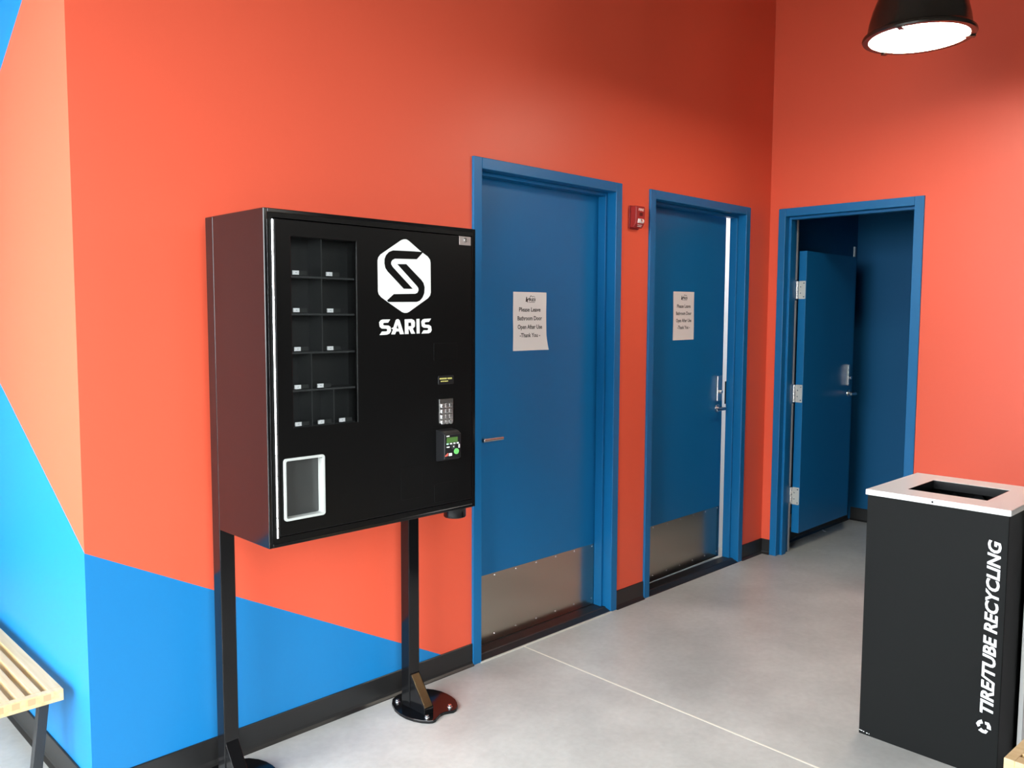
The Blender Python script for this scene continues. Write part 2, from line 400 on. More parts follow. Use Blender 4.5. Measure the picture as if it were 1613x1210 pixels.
# floor: two slabs with a filled saw-cut joint between them
def jx(y): return 1.729 + (y+0.035)*(0.04/1.412)
g = 0.004
mb = MB()
mb.prism([(WX-0.1, -7.1), (jx(-7.1)-g, -7.1), (jx(-0.012)-g, -0.012), (jx(-0.012)-g, 4.3), (WX-0.1, 4.3)], -0.15, 0, XY)
mb.prism([(jx(-7.1)+g, -7.1), (XB+2.1, -7.1), (XB+2.1, 4.3), (jx(-0.012)+g, 4.3), (jx(-0.012)+g, -0.012)], -0.15, 0, XY)
floor = struct(mb.build('floor', m_floor, origin=(0, 0, 0)), 'polished grey concrete floor with one pale filled joint')
WORLD['floor'] = Vector((0, 0, 0))
mb = MB(); mb.prism([(jx(-7.1)-g, -7.1), (jx(-7.1)+g, -7.1), (jx(-0.012)+g, -0.012), (jx(-0.012)-g, -0.012)], -0.02, 0.0004, XY)
mb.build('joint_filler', m_joint, floor)['label'] = 'pale sealant line in the concrete'

# small rooms behind the doors
def shell(name, m, x0, x1, y0, y1, z1, open_faces):
    mb = MB(); t = 0.04
    if 'x0' not in open_faces: mb.box(x0-t, x0, y0, y1, 0, z1)
    if 'x1' not in open_faces: mb.box(x1, x1+t, y0, y1, 0, z1)
    if 'y0' not in open_faces: mb.box(x0, x1, y0-t, y0, 0, z1)
    if 'y1' not in open_faces: mb.box(x0, x1, y1, y1+t, 0, z1)
    mb.box(x0-t, x1+t, y0, y1+t, z1, z1+t)
    return struct(mb.build(name, m, origin=(0, 0, 0)))
shell('wall_bathroom_1', m_whitewall, 1.30, 2.50, WT, 1.9, 2.6, ('y0',))
shell('wall_bathroom_2', m_whitewall, 2.58, 3.86, WT, 1.9, 2.6, ('y0',))
bl = bpy.data.lights.new('bathroom_lamp', 'POINT'); bl.energy = 28; bl.shadow_soft_size = 0.12; bl.color = (0.93, 1.0, 1.0)
blo = bpy.data.objects.new('bathroom_lamp', bl); COL.objects.link(blo); blo.location = (3.3, 0.9, 2.35)
# vestibule behind the open door, all painted blue
mb = MB(); mb.box(XB+0.16, XE, 0.0, WT, 0, 2.75)
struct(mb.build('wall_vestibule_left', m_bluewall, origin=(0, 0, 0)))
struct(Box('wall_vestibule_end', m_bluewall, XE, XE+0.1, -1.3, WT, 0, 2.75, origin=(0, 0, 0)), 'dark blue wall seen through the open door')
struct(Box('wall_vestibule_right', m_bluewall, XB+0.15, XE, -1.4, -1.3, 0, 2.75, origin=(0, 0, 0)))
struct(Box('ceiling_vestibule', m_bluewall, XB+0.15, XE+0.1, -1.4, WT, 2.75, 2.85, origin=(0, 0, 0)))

# ------------------------------------------------------------------ rubber baseboards with a cove toe
BT = 0.006
PROF = [(0, 0), (-0.019, 0), (-0.017, 0.003), (-0.009, 0.010), (-BT, 0.020), (-BT, HB-0.002), (-BT+0.002, HB), (0, HB)]
def bb_y(name, x0, x1, y=0.0):        # runs along x, faces -y
    return struct(MB().prism(PROF, x0, x1, lambda u, v, w: (w, y+u, v)).build(name, m_rubber))
def bb_x(name, y0, y1, x):            # runs along y, faces -x
    return struct(MB().prism(PROF, y0, y1, lambda u, v, w: (x+u, w, v)).build(name, m_rubber))
bb_y('baseboard_back', XL-BT, A1, -0.0002)['label'] = 'black rubber baseboard under the vending machine'
bb_y('baseboard_between', B1, A2, -0.0002)['label'] = 'short black baseboard between the two closed doors'
bb_y('baseboard_corner', B2, XB, -0.0002)['label'] = 'short black baseboard right of the second closed door'
bb_x('baseboard_left', -BT*0+0.0, 4.2, XL-0.0006)['label'] = 'black baseboard behind the slatted bench'
bb_x('baseboard_right_1', C3, -0.008, XB-0.0002)
bb_x('baseboard_right_2', YR, D3, XB-0.0002)
bb_y('baseboard_vestibule_left', XB+0.17, XE-0.02, -0.0002)
bb_x('baseboard_vestibule_end', -1.3, -0.02, XE-0.0002)['label'] = 'black baseboard at the end of the blue vestibule'

# ------------------------------------------------------------------ closed doors in the back wall
def door_in_back(n, a, b, label, handed, swing, white_gap):
    root = struct(empty('door_%d' % n, ((a+b)/2, 0, 0)), label)
    i0, i1, zi = a+FW, b-FW, HF-0.047
    d1 = WT                                 # frame ends flush with the back of the wall
    mb = MB()
    mb.box(a, i0, -0.012, d1, 0, HF).box(i1, b, -0.012, d1, 0, HF).box(i0, i1, -0.012, d1, zi, HF)
    s = 0.016
    fr = mb.build('door_frame', m_blue, root, 0.0025)
    mb = MB(); mb.box(i0, i0+s, 0.042, 0.091, 0, zi).box(i1-s, i1, 0.042, 0.091, 0, zi).box(i0+s, i1-s, 0.042, 0.091, zi-s, zi)
    mb.build('door_stop', m_blue, root, 0.0015)
    if not white_gap:
        Box('caulk_line', m_caulk, i0-0.004, i1+0.004, -0.020, -0.010, 0, 0.004, root)
    MB().prism([(-0.012, 0), (-0.010, 0.004), (0.022, 0.016), (0.026, 0.020), (0.088, 0.021), (0.088, 0)], i0, i1,
               lambda u, v, w: (w, u, v)).build('threshold', m_thresh, root)['label'] = 'black rubber threshold'
    # the leaf swings in around its hinge edge
    L0, L1 = i0+0.004, i1-(0.022 if white_gap else 0.004)
    hx = L0 if handed == 'left' else L1
    ca, sa = math.cos(swing), math.sin(swing)
    def tf(v):
        x, y = v[0]-hx, v[1]-0.093
        return Vector((hx+x*ca-y*sa, 0.093+x*sa+y*ca, v[2]))
    leaf = Box('door_leaf', m_blue, L0, L1, 0.093, 0.137, 0.0213, zi-0.004, root, 0.0015, tf=tf)
    kz0, kz1 = 0.0225, 0.343; k0, k1 = L0+0.02, L1-0.014
    kp = MB(tf).prism(rrect(k0, k1, kz0, kz1, 0.004, 2), 0.0918, 0.0929, XZ).build('kick_plate', m_kick, leaf)
    for i in range(7):
        x = k0+0.014+(k1-k0-0.028)*i/6
        for z in (kz0+0.033, kz1-0.011):
            m2 = MB(tf); m2.cyl((x, 0.0918, z), (x, 0.0898, z), 0.0054, 0.0030, 10); m2.build('screw', m_bright, leaf, smooth=True)
    return root, leaf, tf, L0, L1
d1r, leaf1, tf1, L10, L11 = door_in_back(1, A1, B1, 'wide closed blue door beside the vending machine, notice taped on it', 'right', 0.0, False)
d2r, leaf2, tf2, L20, L21 = door_in_back(2, A2, B2, 'narrower-looking blue door near the corner, left slightly ajar with a bright gap', 'left', 0.022, True)

def lever(parent, x, y, z, dirx, tf=None, length=0.115, esc=None, diry=-1):
    """lever handle on a face at y, projecting along diry*y"""
    if esc:
        e0, e1, z0, z1 = esc
        Box('escutcheon', m_chrome, e0, e1, y, y+diry*0.018, z0, z1, parent, 0.002, tf=tf)
        zc = z0+(z1-z0)*0.37
        m3 = MB(tf); m3.cyl(((e0+e1)/2, y+diry*0.018, zc), ((e0+e1)/2, y+diry*0.034, zc), 0.011, n=18)
        m3.build('lock_cylinder', m_bright, parent, 0.0015, smooth=True)
    mb = MB(tf)
    mb.cyl((x, y, z), (x, y+diry*0.008, z), 0.026, 0.024, 24)
    mb.cyl((x, y+diry*0.008, z), (x, y+diry*0.052, z), 0.0105, n=18)
    mb.cyl((x-dirx*0.010, y+diry*0.052, z), (x+dirx*length, y+diry*0.052, z), 0.0095, 0.0088, 18)
    return mb.build('lever_handle', m_chrome, parent, 0.002, smooth=True)
lever(leaf1, L10+0.062, 0.093, 0.972, 1, tf1, 0.112)
lever(leaf2, L21-0.062, 0.093, 0.962, -1, tf2, 0.095, (L21-0.088, L21-0.036, 1.008, 1.163))
Box('strike_plate', plain('dark_strike_steel', (0.03, 0.035, 0.04), 0.4, metal=0.5), B2-FW-0.019, B2-FW-0.001, 0.0915, 0.0985, 0.985, 1.125, d2r)

# ------------------------------------------------------------------ the open door in the right wall
d3 = struct(empty('door_3', (XB, (C3+D3)/2, 0)), 'open blue door frame in the right wall with its leaf swung back into a dark vestibule')
X0, X1 = XB-0.012, XB+0.155
H3 = 2.194; Z3 = H3-0.050
i0, i1 = C3-0.046, D3+0.052
mb = MB(); mb.box(X0, X1, i0, C3, 0, H3).box(X0, X1, D3, i1, 0, H3).box(X0, X1, i1, i0, Z3, H3)
mb.build('door_frame', m_blue, d3, 0.0025)
mb = MB(); mb.box(XB+0.037, XB+0.087, i0-0.016, i0, 0, Z3).box(XB+0.037, XB+0.087, i1, i1+0.016, 0, Z3).box(XB+0.037, XB+0.087, i1+0.016, i0-0.016, Z3-0.016, Z3)
mb.build('door_stop', m_blue, d3, 0.0015)
mb = MB(); mb.box(X1-0.012, X1+0.002, i0-0.006, i0, 0.0, 0.322).box(X1-0.012, X1+0.002, i0-0.006, i0, 0.43, 0.97).box(X1-0.012, X1+0.002, i0-0.006, i0, 1.095, 1.63).box(X1-0.012, X1+0.002, i0-0.006, i0, 1.76, Z3)
mb.build('jamb_edge_seal', m_seal, d3)['label'] = 'grey strip along the hinge jamb'
lx0, lx1, ly0, ly1, lz0, lz1 = 4.130, 4.876, -0.163, -0.113, 0.124, 1.943
leaf3 = Box('door_leaf', m_blue, lx0, lx1, ly0, ly1, lz0, lz1, d3, 0.0015)
for z in (1.697, 1.034, 0.366):
    hg = MB().prism(rrect(-0.161, -0.116, z-0.057, z+0.057, 0.004, 2), lx0-0.0025, lx0-0.0002, lambda u, v, w: (w, u, v)).build('hinge', m_hingeplate, leaf3)
    mb = MB()
    for k in range(5):
        mb.cyl((lx0-0.009, ly1+0.004, z-0.057+k*0.0228+0.001), (lx0-0.009, ly1+0.004, z-0.057+(k+1)*0.0228-0.001), 0.0075, n=12)
    mb.box(X1, lx0-0.010, ly1+0.002, ly1+0.005, z-0.057, z+0.057)
    mb.build('knuckle', m_bright, hg, smooth=True) if False else None
    # third level stays below the limit: the barrel is a part beside its plate
    mb.build('hinge_barrel', m_bright, leaf3, 0.0008, smooth=True)
    for (u, v) in ((-0.150, 0.043), (-0.128, 0.020), (-0.128, -0.020), (-0.150, -0.043)):
        MB().cyl((lx0-0.0025, u, z+v), (lx0-0.0034, u, z+v), 0.004, n=10).build('hinge_screw', m_chrome, leaf3)
lever(leaf3, 4.815, ly0, 0.998, -1, None, 0.075, (4.772, 4.794, 1.055, 1.198))

# ------------------------------------------------------------------ vending machine on its stand
CX0, CX1, CYF, CYB, CZ0, CZ1 = 0.209, 1.0105, -0.470, -0.157, 0.844, 1.817
vm = tag(empty('vending_machine', ((CX0+CX1)/2, -0.3, 0)), 'black wall-height vending machine on two posts with a white hexagon emblem', 'vending machine')
t = 0.012
DX0, DX1, DZ0, DZ1 = 0.240, 0.990, 0.875, 1.789
mb = MB()
mb.box(CX0, CX0+t, CYF, CYB, CZ0, CZ1).box(CX1-t, CX1, CYF, CYB, CZ0, CZ1)
mb.box(CX0+t, CX1-t, CYF, CYB, CZ0, CZ0+t).box(CX0+t, CX1-t, CYF, CYB, CZ1-t, CZ1).box(CX0+t, CX1-t, CYB-t, CYB, CZ0+t, CZ1-t)
mb.build('cabinet_body', m_black_gloss, vm, 0.002)
holed_plate(CX0+t, CX1-t, CZ0+t, CZ1-t, [(DX0-0.003, DX1+0.003, DZ0-0.003, DZ1+0.003)], CYF, CYF+0.03).build('front_frame', m_black_door, vm)
WIN = (0.292, 0.5155, 1.188, 1.742); TR = (0.2605, 0.3865, 0.9235, 1.0965)
YD = CYF-0.003
door = holed_plate(DX0, DX1, DZ0, DZ1, [WIN, TR], YD, CYF+0.012).build('front_door', m_black_door, vm, 0.0022)
mb = MB(); nk = 30
for k in range(nk):
    z = DZ0-0.003+(DZ1-DZ0)*k/nk
    mb.cyl((DX0-0.0055, YD-0.001, z+0.0007), (DX0-0.0055, YD-0.001, z+(DZ1-DZ0)/nk-0.0007), 0.0036, n=10)
mb.build('piano_hinge', m_bright, vm, smooth=True)['label'] = 'bright steel piano hinge along the door edge'
# display window: back, shelves, dividers, tags
YI0, YI1 = CYF+0.0125, CYF+0.085
wb = MB(); wb.box(0.27, 0.545, YI1, YI1+0.006, 1.175, 1.756)
wb.box(0.268, 0.274, YI0, YI1, 1.175, 1.756).box(0.541, 0.547, YI0, YI1, 1.175, 1.756).box(0.274, 0.541, YI0, YI1, 1.744, 1.756)
wb.build('display_box', m_compart, vm)
SH = [1.631, 1.5225, 1.4095, 1.2985, 1.189]
for z in SH: Box('shelf', m_divider, 0.274, 0.541, YI0, YI1, z-0.006, z, vm, 0.0008)
ROW = [(SH[0], 1.744), (SH[1], SH[0]-0.006), (SH[2], SH[1]-0.006), (SH[3], SH[2]-0.006), (SH[4], SH[3]-0.006)]
for r, xs in enumerate([[0.402], [0.402], [0.402], [0.364], [0.364, 0.4395]]):
    for x in xs: Box('divider', m_divider, x-0.0015, x+0.0015, YI0, YI1, ROW[r][0], ROW[r][1], vm)
for r, xs in enumerate([[0.311, 0.4235], [0.311, 0.4255], [0.313, 0.424], [0.312, 0.3885], [0.312, 0.389, 0.463]]):
    for x in xs:
        z = SH[r]+0.009
        Box('slot_label', m_flap, x+0.0105, x+0.037, CYF+0.006, CYF+0.008, z-0.006, z+0.006, vm)
        tg = Box('price_tag', m_tag, x-0.010, x+0.0102, CYF+0.004, CYF+0.008, z-0.0058, z+0.0058, vm)
        Box('print', m_tagink, x-0.002, x+0.003, CYF+0.0037, CYF+0.004, z-0.0009, z+0.0008, tg)
Box('window_pane', m_glass, WIN[0]-0.004, WIN[1]+0.004, CYF-0.0005, CYF+0.0020, WIN[2]-0.004, WIN[3]+0.004, vm)
# pickup tray
mb = MB()
def ring(mb, o0, o1, ri, ro, y0, y1, n=6):
    A = rrect(o0[0], o0[1], o0[2], o0[3], ro, n); B = rrect(o1[0], o1[1], o1[2], o1[3], ri, n); k = len(A)
    vs = [(x, y0, z) for x, z in A]+[(x, y0, z) for x, z in B]+[(x, y1, z) for x, z in A]+[(x, y1, z) for x, z in B]
    fs = []
    for i in range(k):
        j = (i+1) % k
        fs += [(i, j, k+j, k+i), (2*k+i, 3*k+i, 3*k+j, 2*k+j), (i, 2*k+i, 2*k+j, j), (k+i, k+j, 3*k+j, 3*k+i)]
    mb.add(vs, fs)
ring(mb, (TR[0]-0.0055, TR[1]+0.0055, TR[2]-0.0055, TR[3]+0.0055), (TR[0]+0.002, TR[1]-0.002, TR[2]+0.002, TR[3]-0.002), 0.005, 0.009, YD-0.006, YD-0.0002)
ring(mb, (TR[0]+0.0005, TR[1]-0.0005, TR[2]+0.0005, TR[3]-0.0005), (TR[0]+0.002, TR[1]-0.002, TR[2]+0.002, TR[3]-0.002), 0.005, 0.006, YD-0.0002, CYF+0.022)
mb.build('pickup_tray_frame', m_tray, vm, 0.0012)['label'] = 'white rounded frame of the pickup opening'
Box('pickup_flap', m_flap, TR[0]+0.001, TR[1]-0.001, CYF+0.018, CYF+0.021, TR[2]+0.001, TR[3]-0.001, vm)
# emblem and lettering on the door (flat print)
LOGO = {
'hexa': [(0.6866,1.7578),(0.6966,1.761),(0.7066,1.7617),(0.7166,1.7579),(0.7654,1.7271),(0.7945,1.712),(0.8042,1.7021),(0.8067,1.6915),(0.8076,1.5951),(0.8045,1.5845),(0.7952,1.5752),(0.7171,1.5303),(0.7081,1.5267),(0.6977,1.5263),(0.6881,1.5291),(0.6358,1.558),(0.6071,1.5746),(0.5976,1.5838),(0.5947,1.593),(0.5941,1.6888),(0.5968,1.6982),(0.6053,1.7079)],
's1': [(0.7737,1.7244),(0.7724,1.7218),(0.7488,1.7005),(0.6605,1.6975),(0.6514,1.6933),(0.6459,1.6867),(0.6458,1.6796),(0.652,1.6711),(0.7318,1.6045),(0.6954,1.6035),(0.6317,1.6564),(0.6233,1.667),(0.6199,1.6808),(0.6205,1.6948),(0.626,1.7066),(0.6372,1.7172),(0.654,1.7234),(0.7143,1.7248),(0.7675,1.7253)],
's2': [(0.6702,1.681),(0.706,1.6827),(0.767,1.6346),(0.7761,1.6252),(0.7811,1.6107),(0.7793,1.5912),(0.7717,1.5764),(0.7604,1.5664),(0.7472,1.5623),(0.6931,1.5611),(0.6339,1.5601),(0.6285,1.5651),(0.6556,1.5857),(0.742,1.5887),(0.751,1.5921),(0.7556,1.5997),(0.7552,1.6068),(0.7487,1.6143)],
'S1': [(0.6412,1.5054),(0.6326,1.495),(0.6171,1.4944),(0.6136,1.4925),(0.6135,1.4888),(0.617,1.4866),(0.634,1.4862),(0.6422,1.4814),(0.644,1.4688),(0.6377,1.4603),(0.6272,1.4569),(0.5994,1.456),(0.6087,1.4672),(0.6261,1.4676),(0.6292,1.4701),(0.6285,1.4742),(0.6254,1.4758),(0.608,1.4763),(0.6,1.4822),(0.5979,1.496),(0.6041,1.5029),(0.6121,1.5051)],
'A': [(0.6447,1.458),(0.6519,1.4738),(0.6441,1.4767),(0.6536,1.4807),(0.6628,1.5029),(0.6672,1.5058),(0.6735,1.5061),(0.6783,1.5029),(0.6956,1.4581),(0.6795,1.4576),(0.6756,1.4672),(0.6645,1.4667),(0.6597,1.4575)],
'Ah': [(0.6694,1.4886),(0.6737,1.4749),(0.6654,1.4775)],
'R': [(0.6987,1.5055),(0.7271,1.5069),(0.7365,1.503),(0.7402,1.4965),(0.7401,1.4829),(0.7314,1.4752),(0.7412,1.4592),(0.7256,1.4587),(0.7167,1.4734),(0.7135,1.4734),(0.7146,1.4585),(0.6992,1.4581)],
'Rh': [(0.7132,1.4949),(0.7238,1.4953),(0.7249,1.4843),(0.7135,1.483)],
'I': [(0.7468,1.5069),(0.7593,1.5076),(0.7598,1.4597),(0.7474,1.4592)],
'S2': [(0.8085,1.5087),(0.7991,1.4972),(0.7843,1.4965),(0.7809,1.4942),(0.7813,1.4906),(0.7851,1.4883),(0.7999,1.4876),(0.8084,1.4826),(0.8109,1.4701),(0.8066,1.4629),(0.7976,1.4596),(0.7673,1.459),(0.7762,1.47),(0.793,1.4702),(0.796,1.4728),(0.7956,1.4761),(0.7918,1.4775),(0.7766,1.4782),(0.7687,1.4835),(0.7667,1.4982),(0.7717,1.505),(0.7789,1.5073)],
}
Y1, Y2 = YD-0.0005, YD-0.0008
em = MB().prism(LOGO['hexa'], Y1, YD, XZ).build('emblem', m_white, vm)
em['label'] = 'white hexagon emblem with a black S band'
for k in ('s1', 's2'): MB().prism(LOGO[k], Y2, Y1, XZ).build('emblem_band', m_black_door, em)
for k in ('S1', 'A', 'R', 'I', 'S2'):
    lt = MB().prism(LOGO[k], Y1, YD, XZ).build('letter', m_white, vm)
    if k+'h' in LOGO: MB().prism(LOGO[k+'h'], Y2, Y1, XZ).build('counter', m_black_door, lt)
# lock plate, cover plates, selector display, keypad, card reader
lp = Box('lock_plate', m_pinkplate, 0.932, 0.984, YD-0.002, YD, 1.7585, 1.788, vm, 0.0008)
MB().cyl((0.959, YD-0.002, 1.776), (0.959, YD-0.006, 1.776), 0.0085, n=20).build('lock_cylinder', m_chrome, lp, 0.001, smooth=True)
Box('key_slot', m_hole, 0.9575, 0.9605, YD-0.0064, YD-0.006, 1.771, 1.781, lp)
for x0, x1, z0, z1 in ((0.819, 0.922, 1.3675, 1.4265), (0.820, 0.9245, 0.8865, 0.951), (0.680, 0.768, 0.916, 1.0215)):
    MB().prism(rrect(x0, x1, z0, z1, 0.004, 3), YD-0.0012, YD, XZ).build('cover_plate', m_black_door, vm, 0.0005)
sd = MB().prism(rrect(0.837, 0.9055, 1.2865, 1.316, 0.003, 3), YD-0.003, YD, XZ).build('selection_display', m_reader, vm, 0.001)
mb = MB(); x = 0.8425
for w in (0.0055, 0.005, 0.0045, 0.005, 0.0055): mb.box(x, x+w, YD-0.0034, YD-0.003, 1.3035, 1.309); x += w+0.0012
x += 0.003
for w in (0.004, 0.0045, 0.004, 0.0035): mb.box(x, x+w, YD-0.0034, YD-0.003, 1.3035, 1.309); x += w+0.0012
x = 0.8475
for w in (0.004, 0.006, 0.004, 0.007, 0.005): mb.box(x, x+w, YD-0.0034, YD-0.003, 1.2955, 1.2992); x += w+0.0015
mb.build('display_segments', m_yellow, sd)
kp = Box('keypad', m_chrome, 0.8405, 0.9015, YD-0.004, YD, 1.155, 1.237, vm, 0.0008)
for r in range(4):
    for c in range(3):
        x = 0.8475+c*0.0172; z = 1.2215-r*0.0190
        kk = MB().prism(rrect(x, x+0.0135, z-0.0135, z, 0.002, 2), YD-0.0085, YD-0.004, XZ).build('key', m_bright, kp, 0.0012)
rx0, rx1, rz0, rz1 = 0.827, 0.899, 1.031, 1.128
rd = MB().prism([(YD, rz1+0.008), (YD-0.030, rz1+0.004), (YD-0.048, rz1-0.006), (YD-0.046, rz0+0.008), (YD-0.034, rz0+0.002), (YD, rz0-0.004)], rx0, rx1,
         lambda u, v, w: (w, u, v)).build('card_reader', m_reader, vm, 0.0025)
rd['label'] = 'black card reader with a green display and round green button'
YR0 = YD-0.0465
def rpart(name, m, poly, dz=0.0016): return MB().prism(poly, YR0-dz, YR0+0.004, XZ).build(name, m, rd)
rpart('reader_screen', m_lcd, rrect(0.835, 0.883, 1.094, 1.1115, 0.001, 2))
rpart('reader_badge', m_white, rrect(0.834, 0.847, 1.1145, 1.1185, 0.0005, 2))
for i, x in enumerate((0.839, 0.854, 0.869, 0.8835)): rpart('menu_button', m_mint if i == 0 else m_tag, rrect(x-0.0045, x+0.0045, 1.0880, 1.0925, 0.001, 2))
rpart('reader_wheel', m_flap, circ(0.865, 1.0795, 0.0095)); rpart('reader_mark', m_white, rrect(0.8355, 0.8475, 1.0775, 1.0815, 0.001, 2))
rpart('wheel_arrow', m_tag, [(0.862, 1.0795), (0.867, 1.083), (0.867, 1.076)], 0.002)
rpart('green_button', m_greenbtn, circ(0.8775, 1.0625, 0.0098), 0.003)
rpart('red_sticker', m_redst, [(0.829, 1.048), (0.841, 1.050), (0.841, 1.060), (0.836, 1.057), (0.829, 1.052)])
rpart('white_sticker', m_tag, rrect(0.8455, 0.858, 1.049, 1.0585, 0.001, 2))
rpart('side_label', m_tag, rrect(0.8875, 0.8925, 1.073, 1.086, 0.0005, 2))
MB().lathe([(0.0001, -0.033), (0.037, -0.033), (0.0395, -0.030), (0.0395, -0.003), (0.041, 0.0), (0.0001, 0.0)], (0.949, -0.430, CZ0), 40).build('round_socket', m_black_gloss, vm, smooth=True)
# stand: two posts, base plates, gussets, bolts
PLATE = [(0.958,-0.045),(0.933,-0.074),(0.914,-0.117),(0.906,-0.160),(0.906,-0.199),(0.914,-0.234),(0.928,-0.265),(0.944,-0.286),(0.958,-0.295),(0.972,-0.294),(0.990,-0.284),(1.012,-0.274),(1.032,-0.273),(1.051,-0.280),(1.066,-0.287),(1.084,-0.283),(1.103,-0.269),(1.120,-0.245),(1.133,-0.219),(1.140,-0.188),(1.142,-0.159),(1.139,-0.125),(1.128,-0.092),(1.108,-0.062),(1.078,-0.040),(1.040,-0.028),(0.995,-0.030)]
for px, dx in ((CX0, -0.022), (0.955, 0.0)):
    post = Box('post', m_black_gloss, px, px+0.050, -0.157, -0.107, 0.012, CZ1, vm, 0.003, seg=3)
    off = px-0.955+dx
    pl = MB().prism([(x+off, y) for x, y in PLATE], 0.0, 0.012, XY).build('base_plate', m_black_gloss, vm, 0.0015)
    gs = MB().prism([(-0.157, 0.148), (-0.245, 0.036), (-0.245, 0.012), (-0.157, 0.012)], px+0.003, px+0.047, lambda u, v, w: (w, u, v))
    gs.build('gusset', m_black_gloss, vm, 0.002)
    if px > 0.5:  # added strip: reflection on the right gusset's slope, put into its colour
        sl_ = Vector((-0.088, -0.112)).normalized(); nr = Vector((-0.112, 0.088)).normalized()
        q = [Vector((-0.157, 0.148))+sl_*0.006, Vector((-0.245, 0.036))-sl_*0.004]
        MB().prism([tuple(q[0]), tuple(q[1]), tuple(q[1]+nr*0.0012), tuple(q[0]+nr*0.0012)], px+0.007, px+0.043, lambda u, v, w: (w, u, v)).build('gusset_glint', m_gusset_glint, vm, 0.0004)['label'] = 'bronze strip imitating a brown reflection on the black sloping face'
    for bx, by in ((0.956, -0.080), (0.956, -0.262), (1.073, -0.257), (1.073, -0.075)):
        m2 = MB(); m2.cyl((bx+off, by, 0.012), (bx+off, by, 0.0145), 0.0105, n=20); m2.cyl((bx+off, by, 0.0145), (bx+off, by, 0.022), 0.0075, n=6)
        m2.build('bolt', m_bright, pl, 0.0008)

# ------------------------------------------------------------------ paper notices taped to the doors
def notice(label, x0, x1, zt, zb, tf, curl, tilt):
    yf = 0.0929
    ca, sa = math.cos(tilt), math.sin(tilt)
    cx, cz = (x0+x1)/2, (zt+zb)/2; w, h = x1-x0, zt-zb
    def surf(u, v, d):       # u,v in 0..1 from bottom left; d lifts off the sheet
        c = 0.0
        if curl: c = 0.018*max(0, (u-0.72)/0.28)**2*max(0, (0.30-v)/0.30)**1.5 + 0.0015*math.sin(v*5)**2
        else: c = 0.0016*math.sin(u*4.0+v*3)**2
        x, z = (u-0.5)*w, (v-0.5)*h
        p = Vector((cx+x*ca-z*sa, yf-0.0004-c-d, cz+x*sa+z*ca))
        return tf(p)
    root = empty('paper_notice', surf(0.5, 0.0, 0))
    N = 12; V = []; F = []
    for k, d in enumerate((0.0, 0.0003)):
        for j in range(N+1):
            for i in range(N+1): V.append(surf(i/N, j/N, d))
    nn = (N+1)*(N+1)
    for j in range(N):
        for i in range(N):
            a = j*(N+1)+i; F.append((a, a+N+1, a+N+2, a+1)); F.append((nn+a, nn+a+1, nn+a+N+2, nn+a+N+1))
    per = [i for i in range(N+1)]+[j*(N+1)+N for j in range(1, N+1)]+[N*(N+1)+i for i in range(N-1, -1, -1)]+[j*(N+1) for j in range(N-1, 0, -1)]
    for i in range(len(per)):
        a, b = per[i], per[(i+1) % len(per)]; F.append((a, b, b+nn, a+nn))
    MB().add(V, F).build('sheet', m_paper, root, smooth=True)
    for txt, fy, fwid in (('Please Leave', 0.297, 0.645), ('Bathroom Door', 0.446, 0.735), ('Open After Use', 0.594, 0.735), ('-Thank You -', 0.737, 0.61)):
        v0 = 1-fy-0.034
        text_obj(txt, 'text_line', m_ink, root, lambda a, b, d, v0=v0: surf(0.5+a/w, v0+b/h, 0.0003+d*0.4), 0.0198, fwid*w, 'CENTER', 0.022)
    # printed emblem: two fir trees, a mountain ridge, three letters and a rule
    def S(px, py): return (0.36+0.30*(px-350)/620.0, 1-(0.055+0.125*(py-360)/500.0))
    mb = MB()
    def poly(P): 
        q = [S(*p) for p in P]; n = len(q)
        mb.add([surf(u, v, 0.00055) for u, v in q]+[surf(u, v, 0.0003) for u, v in q], [tuple(range(n))]+[(i, (i+1) % n, (i+1) % n+n, i+n) for i in range(n)])
    poly([(420, 440), (380, 560), (395, 570), (365, 690), (385, 700), (350, 780), (420, 800), (520, 850), (500, 780), (470, 740), (495, 700), (455, 560)])
    poly([(575, 520), (480, 640), (450, 700), (500, 720), (540, 640), (610, 600)])
    for P in ([(600, 510), (670, 370), (700, 380), (640, 510)], [(680, 370), (715, 370), (790, 470), (765, 480)], [(770, 460), (850, 400), (870, 420), (790, 480)], [(850, 405), (880, 410), (950, 490), (930, 500)]): poly(P)
    poly([(560, 815), (940, 815), (940, 845), (560, 845)])
    mb.build('printed_emblem', m_ink, root)
    u0, v0 = S(575, 750)
    text_obj('REI', 'printed_letters', m_ink, root, lambda a, b, d: surf(u0+a/w, v0+b/h, 0.0003+d*0.4), 0.0135, 0.30*w*390/620.0, 'LEFT', 0.03)
    return tag(root, label, 'sign')
notice('paper notice with a curled lower corner taped to the wide door by the vending machine', 1.757, 1.981, 1.632, 1.360, tf1, True, 0.006)
notice('paper notice taped to the slightly open door near the room corner', 3.050, 3.268, 1.666, 1.389, tf2, False, 0.01)

